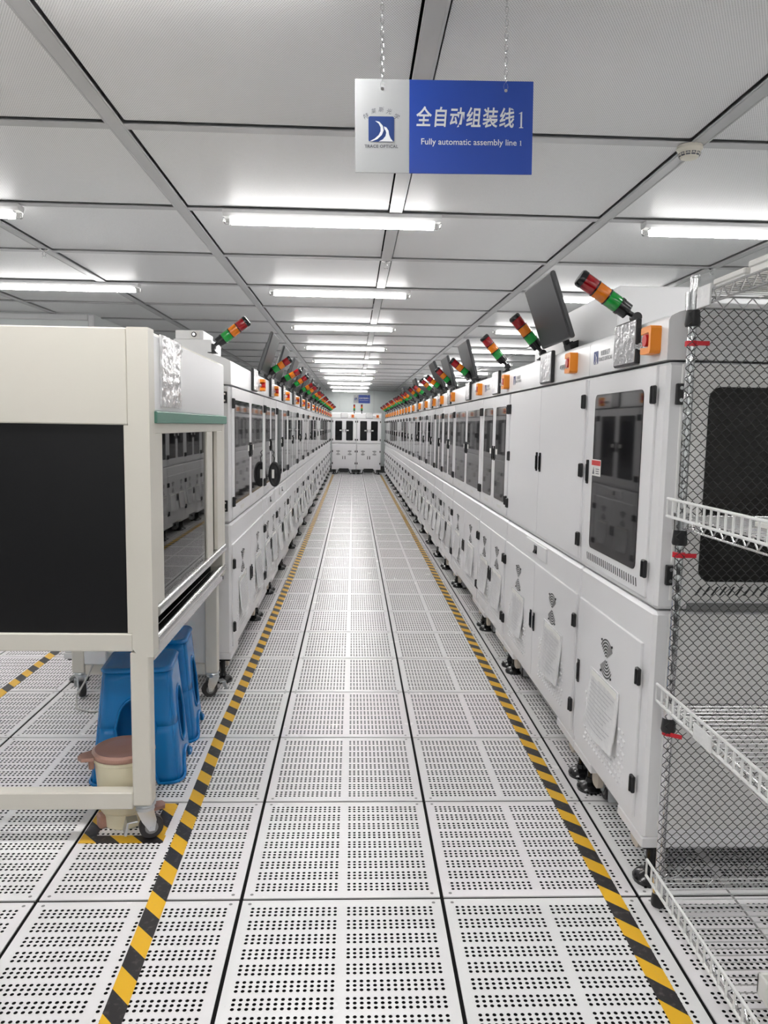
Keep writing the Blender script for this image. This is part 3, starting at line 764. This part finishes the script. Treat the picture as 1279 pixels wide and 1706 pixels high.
bp('side_frame', MB().box(XB, XB+0.05, YN, YN+0.05, 0.722, 1.40, 0.003), 'cream')
bp('side_frame', MB().box(-0.728, -0.711, YN+0.002, YN+0.03, 0.722, 1.40, 0.002), 'cream')
bp('hood', MB().box(XB, -0.7125, YN, YN+0.03, 1.400, 1.703, 0.004).box(XB, -0.652, YN+0.03, YE, 1.440, 1.700, 0.005), 'cream')
bp('hood_face', MB().box(-0.654, XF, YN+0.055, YE-0.02, 1.446, 1.692, 0.003), 'white_coat')
bp('green_strip', MB().box(-0.670, -0.636, YN+0.060, YE-0.01, 1.407, 1.446, 0.003), 'strip_green')
sf = bp('sash_frame', MB().box(-0.668, -0.650, YN+0.066, YE-0.066, 1.372, 1.408, 0.002).box(-0.668, -0.650, YN+0.066, 2.66, 0.80, 1.372, 0.002)
   .box(-0.668, -0.650, 3.47, 3.60, 0.80, 1.372, 0.002).box(-0.668, -0.650, 3.72, YE-0.066, 0.80, 1.372, 0.002).box(-0.71, -0.69, 3.55, 3.72, 0.80, 1.372), 'cream')
obj('glass', MB().box(-0.662, -0.658, 2.655, 3.475, 0.795, 1.375), 'sash_glass', sf)
bp('sash_rail', MB().prism(rrect(-0.676, -0.638, 0.762, 0.800, 0.012, 3), 'y', YN+0.068, YE-0.02), 'stainless')
wt = bp('worktop', MB().box(XB+0.03, -0.690, YN+0.022, YE-0.022, 0.672, 0.690, 0.002), 'stainless')
bp('worktop_edge', MB().cyl((-0.664, YN+0.068, 0.676), (-0.664, YE-0.01, 0.676), 0.022, n=18).box(-0.690, -0.664, YN+0.068, YE-0.01, 0.672, 0.690), 'stainless', smooth=40)
bp('worktop_apron', MB().box(-0.672, -0.660, YN+0.068, YE-0.02, 0.612, 0.662, 0.002), 'stainless')
bp('back_panel', MB().box(XB+0.01, XB+0.03, YN+0.02, YE-0.02, 0.69, 1.44), 'black_panel')
bp('lower_end_panel', MB().box(XB+0.062, -0.745, YE-0.032, YE-0.022, 0.178, 0.655), 'side_coat')
castor(bench, -0.690+1.03, YN+0.032-3.2, 0.130, math.radians(-68)); castor(bench, XB+0.03+1.03, YN+0.03-3.2, 0.130, math.radians(40))
castor(bench, -0.712+1.03, YE-0.03-3.2, 0.130, math.radians(120)); castor(bench, -1.385+1.03, YE-0.03-3.2, 0.130, math.radians(-150))
for o in bench.children:
    pass
# control socket and cable under the bench
so = tag(obj('socket_box', MB().box(-1.345, -1.235, 3.835, 3.868, 0.185, 0.255, 0.004).cyl((-1.29, 3.84, 0.256), (-1.29, 3.84, 0.262), 0.01), 'white_cover'), 'small white socket box on the lower rail under the clean bench', 'socket')
tag(obj('power_cable', MB().tube([(-1.30, 3.83, 0.19), (-1.32, 3.80, 0.13), (-1.36, 3.76, 0.05), (-1.34, 3.70, 0.008), (-1.26, 3.66, 0.006), (-1.15, 3.68, 0.006), (-1.0, 3.72, 0.006), (-0.9, 3.76, 0.006)], 0.005, 8), 'cable_grey'), 'thin grey cable drooping from the socket box to the floor', 'cable')
# crumpled film notice on the bench hood
rnd = random.Random(3); nx, nz = 16, 26; v = []; F = []
for j in range(nz+1):
    for i in range(nx+1):
        s, t = i/nx, j/nz
        y = 2.63+0.285*s + 0.012*math.sin(9*t)*(s > .9); z = 1.700-0.238*t
        x = -0.6455 + 0.0022 + abs(rnd.gauss(0, 0.0020))*(1-t*.4) + 0.004*math.sin(23*s+6*t)**2*(1-.6*t)
        v.append((x, y, z))
for j in range(nz):
    for i in range(nx): a = j*(nx+1)+i; F.append((a, a+1, a+nx+2, a+nx+1))
n = len(v); edge = list(range(nx+1)) + [k*(nx+1)+nx for k in range(1, nz+1)] + [nz*(nx+1)+i for i in range(nx-1, -1, -1)] + [k*(nx+1) for k in range(nz-1, 0, -1)]
F2 = F + [tuple(i+n for i in f[::-1]) for f in F] + [(a, b, b+n, a+n) for a, b in zip(edge, edge[1:]+edge[:1])]
tag(obj('film_notice', MB().add(v + [(-0.6472, y, z) for x, y, z in v], F2), 'film_crinkle', smooth=60), 'crumpled clear film notice stuck on the clean bench hood', 'notice')

# ------------------------------------------------------------------ stools
def stool_mesh():
    mb = MB(); n = 24; rows = 7; H_ = 0.455
    half_b, half_t = 0.175, 0.130
    def ring(hs, ang_s, rc):
        pass
    def pt(side, s, z):
        t = z/H_; hw = half_b+(half_t-half_b)*t; r = 0.30
        x = s*hw; k = abs(s)
        yb = -hw
        if k > 1-r:                       # round the corners
            q = (k-(1-r))/r; yb = -hw*(1-r*(1-math.sqrt(max(0, 1-(q*0.7)**2))))
            x = math.copysign(hw*((1-r)+r*math.sin(q*PI/4)*1.0), s)
            yb = -hw*((1-r)+r*math.cos(q*PI/4))
        c, sn = math.cos(side*PI/2), math.sin(side*PI/2)
        return (c*x-sn*yb, sn*x+c*yb, z)
    wA, hA, wO, zO, hO = 0.50, 0.075, 0.50, 0.225, 0.115
    for side in range(4):
        va = []; vb_ = []; F = []; lo_rim = []; o_up = []; o_dn = []
        for i in range(n+1):
            s = -1+2*i/n
            a = hA*math.sqrt(max(0, 1-(s/wA)**2)) if abs(s) < wA else 0.0
            q = hO*math.sqrt(max(0, 1-(s/wO)**2)) if abs(s) < wO else 0.0
            for j in range(rows+1): va.append(pt(side, s, a+(zO-q-a)*j/rows))
            for j in range(rows+1): vb_.append(pt(side, s, zO+q+(H_-0.02-zO-q)*j/rows))
            x, y, z = pt(side, s, a); lo_rim.append((x*1.025, y*1.025, z+0.006 if a < 0.01 else z))
            if abs(s) <= wO+0.001:
                x, y, z = pt(side, s, zO+q); o_up.append((x*1.01, y*1.01, z)); x, y, z = pt(side, s, zO-q); o_dn.append((x*1.01, y*1.01, z))
        for i in range(n):
            for j in range(rows): p = i*(rows+1)+j; F.append((p, p+rows+1, p+rows+2, p+1))
        mb.add(va, F); mb.add(vb_, F)
        mb.tube(lo_rim, 0.0065, 6); mb.tube(o_up + o_dn[::-1][1:-1], 0.005, 6, closed=True)
    # seat: rounded square with an edge roll and a centre hole ring
    def rs(h, z):
        out = []
        for side in range(4):
            for i in range(n):
                x, y, _ = pt(side, -1+2*i/n, H_); out.append((x*h, y*h, z))
        return out
    L = [rs(1.0, H_-0.02), rs(1.04, H_-0.016), rs(1.05, H_-0.008), rs(1.0, H_), rs(0.9, H_-0.001), rs(0.6, H_-0.004), rs(0.15, H_-0.005)]
    N = 4*n; v = [p for r in L for p in r]
    F = [(a*N+i, a*N+(i+1) % N, (a+1)*N+(i+1) % N, (a+1)*N+i) for a in range(len(L)-1) for i in range(N)] + [tuple((len(L)-1)*N+i for i in range(N))]
    mb.add(v, F)
    return mb
def stool(x, y, rz, label):
    me = shared('stool', lambda: stool_mesh().mesh('plastic_stool', 'stool_blue', 60))
    o = link('plastic_stool', me, None, (x, y, 0), (0, 0, rz))
    if not o.modifiers.get('shell'):
        md = o.modifiers.new('shell', 'SOLIDIFY'); md.thickness = 0.004; md.offset = -1
    tag(o, label, 'stool', 'blue plastic stools under the clean bench')
stool(-0.850, 3.075, 0.10, 'blue plastic stool with arched legs, nearer one, right behind the bin')
stool(-0.872, 3.462, 0.10, 'blue plastic stool standing farther back under the bench, partly hidden by another stool')

# ------------------------------------------------------------------ pedal bin
bin_ = thing('pedal_bin', 'round cream pedal bin with a dusty brown lid beside the bench leg', 'bin', (-0.795, 2.635, 0))
obj('body', MB().lathe([(0.070, 0.0), (0.074, 0.004), (0.078, 0.055), (0.084, 0.060), (0.098, 0.235), (0.104, 0.240), (0.104, 0.250), (0.098, 0.252)], 36), 'bin_cream', bin_)
obj('lid', MB().lathe([(0.105, 0.252), (0.108, 0.258), (0.106, 0.268), (0.096, 0.274), (0.092, 0.272), (0.060, 0.276), (0.0, 0.278)], 36)
    .prism([(-0.100, -0.045), (-0.140, -0.040), (-0.152, -0.015), (-0.140, 0.012), (-0.098, 0.030)], 'z', 0.252, 0.264), 'lid_brown', bin_, rot=(0, 0, 0.35))
obj('lid_bracket', MB().box(-0.020, 0.020, -0.118, -0.100, 0.215, 0.256, 0.004), 'lid_brown', bin_, rot=(0, 0, -1.15))
obj('pedal', MB().prism([(0.070, -0.030), (0.135, -0.022), (0.142, 0.0), (0.135, 0.020), (0.070, 0.030)], 'z', 0.020, 0.032), 'lid_brown', bin_, rot=(0, 0, 0.5))
obj('base_foot', MB().box(-0.020, 0.020, -0.095, -0.066, 0.0, 0.050, 0.006), 'lid_brown', bin_, rot=(0, 0, -0.95))

# ------------------------------------------------------------------ wire rack on the right
RX0, RX1, RY0, RY1 = 0.922, 2.10, 1.44, 2.110
rack = thing('wire_rack', 'chrome wire shelving rack with black net and white shelf guards', 'rack', (RX0, RY1, 0))
RL = (-RX0, -RY1, 0)
def post_mesh():
    prof = [(0.010, 0.0), (0.016, 0.004), (0.016, 0.018), (0.0125, 0.022)]
    z = 0.04
    while z < 1.82:
        prof += [(0.0125, z), (0.0122, z+0.002), (0.0125, z+0.004)]; z += 0.0508
    prof += [(0.0125, 1.828), (0.010, 1.832)]
    return MB().lathe(prof, 14).mesh('post', 'chrome', 30)
PM = post_mesh()
for x in (RX0, RX1):
    for y in (RY0, RY1): link('post', PM, rack, (x-RX0, y-RY1, 0))
LEV = [0.088, 0.625, 1.172, 1.775]
CUFF = MB().lathe([(0.0165, 0.03), (0.021, -0.02), (0.019, -0.026), (0.013, -0.026)], 14).mesh('collar', 'black_plastic')
RING = MB().lathe([(0.014, 0.0), (0.021, 0.002), (0.0225, 0.05), (0.014, 0.052)], 14).mesh('corner_sleeve', 'chrome')
def shelf_mesh():
    mb = MB(); x0, x1, y0, y1 = 0.0, RX1-RX0, RY0-RY1, 0.0; e = 0.016
    for z in (0.0, -0.032):
        for (a, b) in (((x0+e*0, y0), (x1, y0)), ((x0, y1), (x1, y1))): mb.cyl((a[0], a[1], z), (b[0], b[1], z), 0.0032, n=6)
        for x in (x0, x1): mb.cyl((x, y0, z), (x, y1, z), 0.0032, n=6)
    def zig(p, q, nseg):
        pts = []
        for i in range(nseg+1):
            t = i/nseg; pts.append((p[0]+(q[0]-p[0])*t, p[1]+(q[1]-p[1])*t, -0.002 if i % 2 else -0.030))
        mb.tube(pts, 0.0024, 5)
    zig((x0+.03, y1), (x1-.03, y1), 42); zig((x0+.03, y0), (x1-.03, y0), 42); zig((x0, y0+.03), (x0, y1-.03), 22); zig((x1, y0+.03), (x1, y1-.03), 22)
    ny = 26
    for i in range(1, ny):
        y = y0+(y1-y0)*i/ny; mb.cyl((x0, y, 0.003), (x1, y, 0.003), 0.0017, n=5)
    for x in (0.18, 0.45, 0.72, 1.0): 
        mb.cyl((x, y0, -0.002), (x, y1, -0.002), 0.003, n=5)
    return mb.mesh('wire_shelf', 'chrome_wire', 50)
SM = shelf_mesh()
GBAR = MB().cyl((0, 0, 0), (0, 0, 0.050), 0.0032, n=6).mesh('guard_bar', 'guard_white')
GRAIL = MB()
for z in (0.0, 0.050): GRAIL.cyl((0, RY0-RY1-0.02, z), (0, 0.045, z), 0.0042, n=8)
GRAIL_ME = GRAIL.mesh('shelf_guard', 'guard_white')
for k, z in enumerate(LEV):
    s = link('wire_shelf', SM, rack, (0, 0, z))
    for x in (0, RX1-RX0):
        for y in (0, RY0-RY1):
            link('collar', CUFF, s, (x, y, -0.055)); link('corner_sleeve', RING, s, (x, y, -0.040))
    if k < 3:
        g = link('shelf_guard', GRAIL_ME, rack, (-0.022, 0.0, z-0.010 + (0.006 if k else -0.004)))
        yy = 0.044
        while yy > RY0-RY1-0.02: link('guard_bar', GBAR, g, (0, yy, 0)); yy -= 0.0385
# black wire net across the far side
net = MB(); cw, ch = 0.0275, 0.0290; zt, zb = 1.74, 0.10
nc = 53; nr = int((zt-zb)/ch*2)
for c in range(nc):
    pts = []
    x = -0.012 + c*cw/2
    for r in range(nr+1):
        z = zt-r*ch/2; off = (cw/4)*(1 if (r//1) % 2 == c % 2 else -1)
        pts += [(x+off, -0.0165, z+0.0015), (x+off, -0.0165, z-0.0015)]
    net.tube(pts, 0.0012, 4)
obj('wire_net', net, 'net_black', rack, smooth=60)
TIE = MB().cyl((0, 0, -0.007), (0, 0, 0.007), 0.0172, n=16).prism([(0.010, -0.0185), (0.042, -0.0200), (0.042, -0.0180), (0.010, -0.0165)], 'z', -0.006, 0.006).mesh('tie_band', 'tie_red')
for z, a in ((1.648, 0.0), (1.063, 0.0), (0.542, -0.6)): link('tie_band', TIE, rack, (0, 0, z), (0, 0, a))
obj('label_holder', MB().box(-0.010, -0.004, -0.115, -0.040, 1.735, 1.790, 0.001), 'film', rack)
obj('label_holder', MB().box(-0.031, -0.027, -0.32, -0.22, 0.618, 0.660, 0.001), 'film', rack)
obj('hook_ring', MB().tube([(0.03+0.026*math.cos(a), -0.02+0.012*math.sin(a), 0.115+0.010*math.cos(a)) for a in [2*PI*i/16 for i in range(16)]], 0.0016, 5, closed=True), 'chrome', rack)
def lidbox(x0, x1, y0, y1, z0, z1): return MB().box(x0, x1, y0, y1, z0, z1-0.012, 0.002).box(x0-0.004, x1+0.004, y0-0.004, y1+0.004, z1-0.016, z1, 0.003)
tag(obj('carton', lidbox(0.955, 1.50, 1.905, 2.060, 1.781, 1.812), 'carton_white'), 'flat white lidded carton at the far end of the rack top shelf', 'carton', 'cartons on the wire rack')
tag(obj('carton', lidbox(0.955, 1.50, 1.500, 1.880, 1.781, 1.822), 'carton_white'), 'larger white carton at the near end of the rack top shelf', 'carton', 'cartons on the wire rack')
tag(obj('plastic_tray', MB().box(0.965, 1.40, 1.46, 1.640, 0.094, 0.104, 0.003).box(0.965, 0.972, 1.46, 1.640, 0.10, 0.15, 0.002).box(0.965, 1.40, 1.632, 1.640, 0.10, 0.15, 0.002), 'carton_white'), 'white plastic tray on the bottom shelf of the wire rack', 'tray')
tag(obj('paper_stack', MB().box(1.00, 1.40, 1.50, 1.86, 1.178, 1.190, 0.001).box(1.01, 1.395, 1.51, 1.85, 1.190, 1.196, 0.001), 'paper'), 'flat stack of paper on the upper guarded shelf of the wire rack', 'paper')

# ------------------------------------------------------------------ hanging signs
def fit_text(name, body, width, matname, **kw):
    me = text_mesh(name, body, 1.0, matname, 0.0, **kw)
    xs = [v_.co.x for v_ in me.vertices]; k = width/(max(xs)-min(xs)); cx = (max(xs)+min(xs))/2
    ysz = [v_.co.y for v_ in me.vertices]; cyy = (max(ysz)+min(ysz))/2
    for v_ in me.vertices: v_.co.x = (v_.co.x-cx)*k; v_.co.y = (v_.co.y-cyy)*k
    return me
T_CN = fit_text('lettering', '全自动组装线', 0.276, 'text_white', shear=0.10, bold=0.018, spacing=1.16)
for v_ in T_CN.vertices: v_.co.y *= 1.30
T_ONE = MB().prism([(-0.006, -0.022), (-0.006, -0.0205), (-0.0022, -0.0195), (-0.0022, 0.0175), (-0.0065, 0.0155), (-0.007, 0.0170), (0.0012, 0.0215), (0.0022, 0.0215), (0.0022, -0.0195), (0.006, -0.0205), (0.006, -0.022)], 'y', -0.0003, 0.0003).mesh('lettering', 'text_white', 0)
T_EN = fit_text('lettering', 'Fully automatic assembly line', 0.270, 'text_white', bold=0.008)
T_TR = fit_text('lettering', 'TRACE OPTICAL', 0.094, 'ink_grey', bold=0.02, spacing=1.1)
ARC = [fit_text('lettering', ch_, 0.0155, 'ink_grey', shear=0.2) for ch_ in '特莱斯光学']
EMB2 = emblem_mesh(0.072)
def chain_mesh(L):
    mb = MB(); z = 0.0; i = 0
    while z < L:
        a = (i % 2)*PI/2; pts = []
        for k in range(12):
            t = 2*PI*k/12; px_ = 0.0045*math.cos(t); pz = 0.0105*math.sin(t)
            pts.append((px_*math.cos(a), px_*math.sin(a), z+0.009+pz))
        mb.tube(pts, 0.0011, 5, closed=True); z += 0.0165; i += 1
    return mb.mesh('chain', 'chrome', 60)
def sign(x, y, z, tilt, label):
    s = thing('hanging_sign', label, 'sign', (x, y, z), 0, 'assembly line signs hung from the ceiling'); s.rotation_euler = (0, tilt, 0)
    link('sign_panel', shared('sgw', lambda: MB().box(-0.25, -0.0985, -0.002, 0.002, -0.125, 0.125, 0.0006).mesh('sign_panel', 'sign_white')), s)
    link('sign_panel', shared('sgb', lambda: MB().box(-0.0985, 0.25, -0.002, 0.002, -0.125, 0.125, 0.0006).mesh('sign_panel', 'sign_blue')), s)
    link('lettering', T_CN, s, (0.059, -0.0028, 0.027), FACE); link('lettering', T_ONE, s, (0.217, -0.0028, 0.022)); link('lettering', T_EN, s, (0.070, -0.0028, -0.042), FACE); link('lettering', T_ONE, s, (0.2165, -0.0028, -0.0405)).scale = (0.42, 1, 0.30)
    link('lettering', T_TR, s, (-0.177, -0.0028, -0.054), FACE)
    for i, me in enumerate(ARC):
        a = math.radians((i-2)*-21); r = 0.062
        link('lettering', me, s, (-0.177+(i-2)*0.0215, -0.0028, 0.044-0.0045*(i-2)**2), (PI/2, -a*0.55*-1 if False else math.radians((i-2)*12), 0))
    e = link('emblem', EMB2[0], s, (-0.177, -0.002, -0.008)); link('swoosh', EMB2[1], e)
    L = 2.598-z-0.105
    for cx in (-0.174, 0.172):
        link('chain', shared(('chain', round(L, 2)), lambda: chain_mesh(L)), s, (cx, 0, 0.105))
        link('eyelet', shared('eye', lambda: MB().tube([(0.006*math.cos(a), 0.004*math.cos(a)*0, 0.010+0.010*math.sin(a)) for a in [2*PI*i/12 for i in range(12)]], 0.0012, 5, closed=True).cyl((0, -0.0024, -0.001), (0, 0.0024, -0.001), 0.0045, n=12).mesh('eyelet', 'chrome')), s, (cx, -0.001, 0.100))
sign(0.245, 2.26, 2.247, math.radians(-1.0), 'blue and white sign hanging close by on chains, reading fully automatic assembly line')
sign(0.245, 23.6, 2.205, 0.0, 'small distant blue sign hanging past the machines at the aisle end')

# ------------------------------------------------------------------ ceiling fittings
sd_ = thing('smoke_detector', 'round cream smoke detector on the ceiling beam at upper right', 'detector', (1.40, 3.335, 2.600))
obj('detector_body', MB().lathe([(0.052, 0.0), (0.053, -0.012), (0.046, -0.016), (0.045, -0.034), (0.034, -0.048), (0.014, -0.052), (0.0, -0.052)], 28), 'detector', sd_, smooth=30)
sl_ = MB()
for i in range(12):
    a = 2*PI*i/12; c, s = math.cos(a), math.sin(a); r0, r1_ = 0.0455, 0.0385
    for (za, zb_, ra, rb) in ((-0.030, -0.036, 0.0458, 0.0436), (-0.038, -0.043, 0.0425, 0.0390)):
        t = 0.009
        sl_.add([(ra*c-t*s, ra*s+t*c, za), (ra*c+t*s, ra*s-t*c, za), (rb*c+t*s, rb*s-t*c, zb_), (rb*c-t*s, rb*s+t*c, zb_)], [(0, 1, 2, 3)])
obj('detector_slots', sl_, 'ink_grey', sd_, smooth=0)
def sprinkler(x, y, label):
    tag(obj('sprinkler', MB().lathe([(0.030, 0.0), (0.030, -0.003), (0.014, -0.008), (0.010, -0.010)], 16).cyl((0, 0, -0.008), (0, 0, -0.022), 0.007, n=10)
        .tube([(-0.006, 0, -0.020), (-0.013, 0, -0.034), (-0.004, 0, -0.050)], 0.002, 5).tube([(0.006, 0, -0.020), (0.013, 0, -0.034), (0.004, 0, -0.050)], 0.002, 5)
        .lathe([(0.016, -0.050), (0.016, -0.053), (0.0, -0.054)], 14), 'chrome', None, (x, y, 2.600)), label, 'sprinkler', 'sprinklers on the ceiling beams')
sprinkler(-2.176, 5.64, 'small chrome sprinkler on the left ceiling beam above the clean bench')
sprinkler(2.62, 5.72, 'small chrome sprinkler on the right ceiling beam above the wire rack')
sprinkler(0.224, 5.75, 'small chrome sprinkler on the middle ceiling beam over the aisle')

# ------------------------------------------------------------------ black coiled strap hanging on the second left machine
hb = thing('hanging_coil', 'black oval coil with a white tag hanging on a left machine door', 'coil', (-0.588, 5.74, 1.04))
obj('coil', MB().tube([(0.034*math.cos(a)+0.008, 0.0, 0.082*math.sin(a)) for a in [2*PI*i/24 for i in range(24)]], 0.013, 8, closed=True)
    .prism([(0.030*math.cos(a)+0.008, 0.078*math.sin(a)) for a in [2*PI*i/24 for i in range(24)]], 'y', -0.008, 0.008), 'black_plastic', hb, smooth=60)
obj('white_tag', MB().box(-0.012, 0.006, -0.0145, -0.0085, -0.030, 0.035, 0.001), 'label_white', hb)
obj('wire_hook', MB().tube([(0.0, 0, 0.088), (0.006, 0, 0.12), (-0.006, 0, 0.14), (0.004, 0, 0.16), (-0.012, 0, 0.18), (-0.022, 0, 0.17)], 0.003, 6), 'black_gloss', hb)
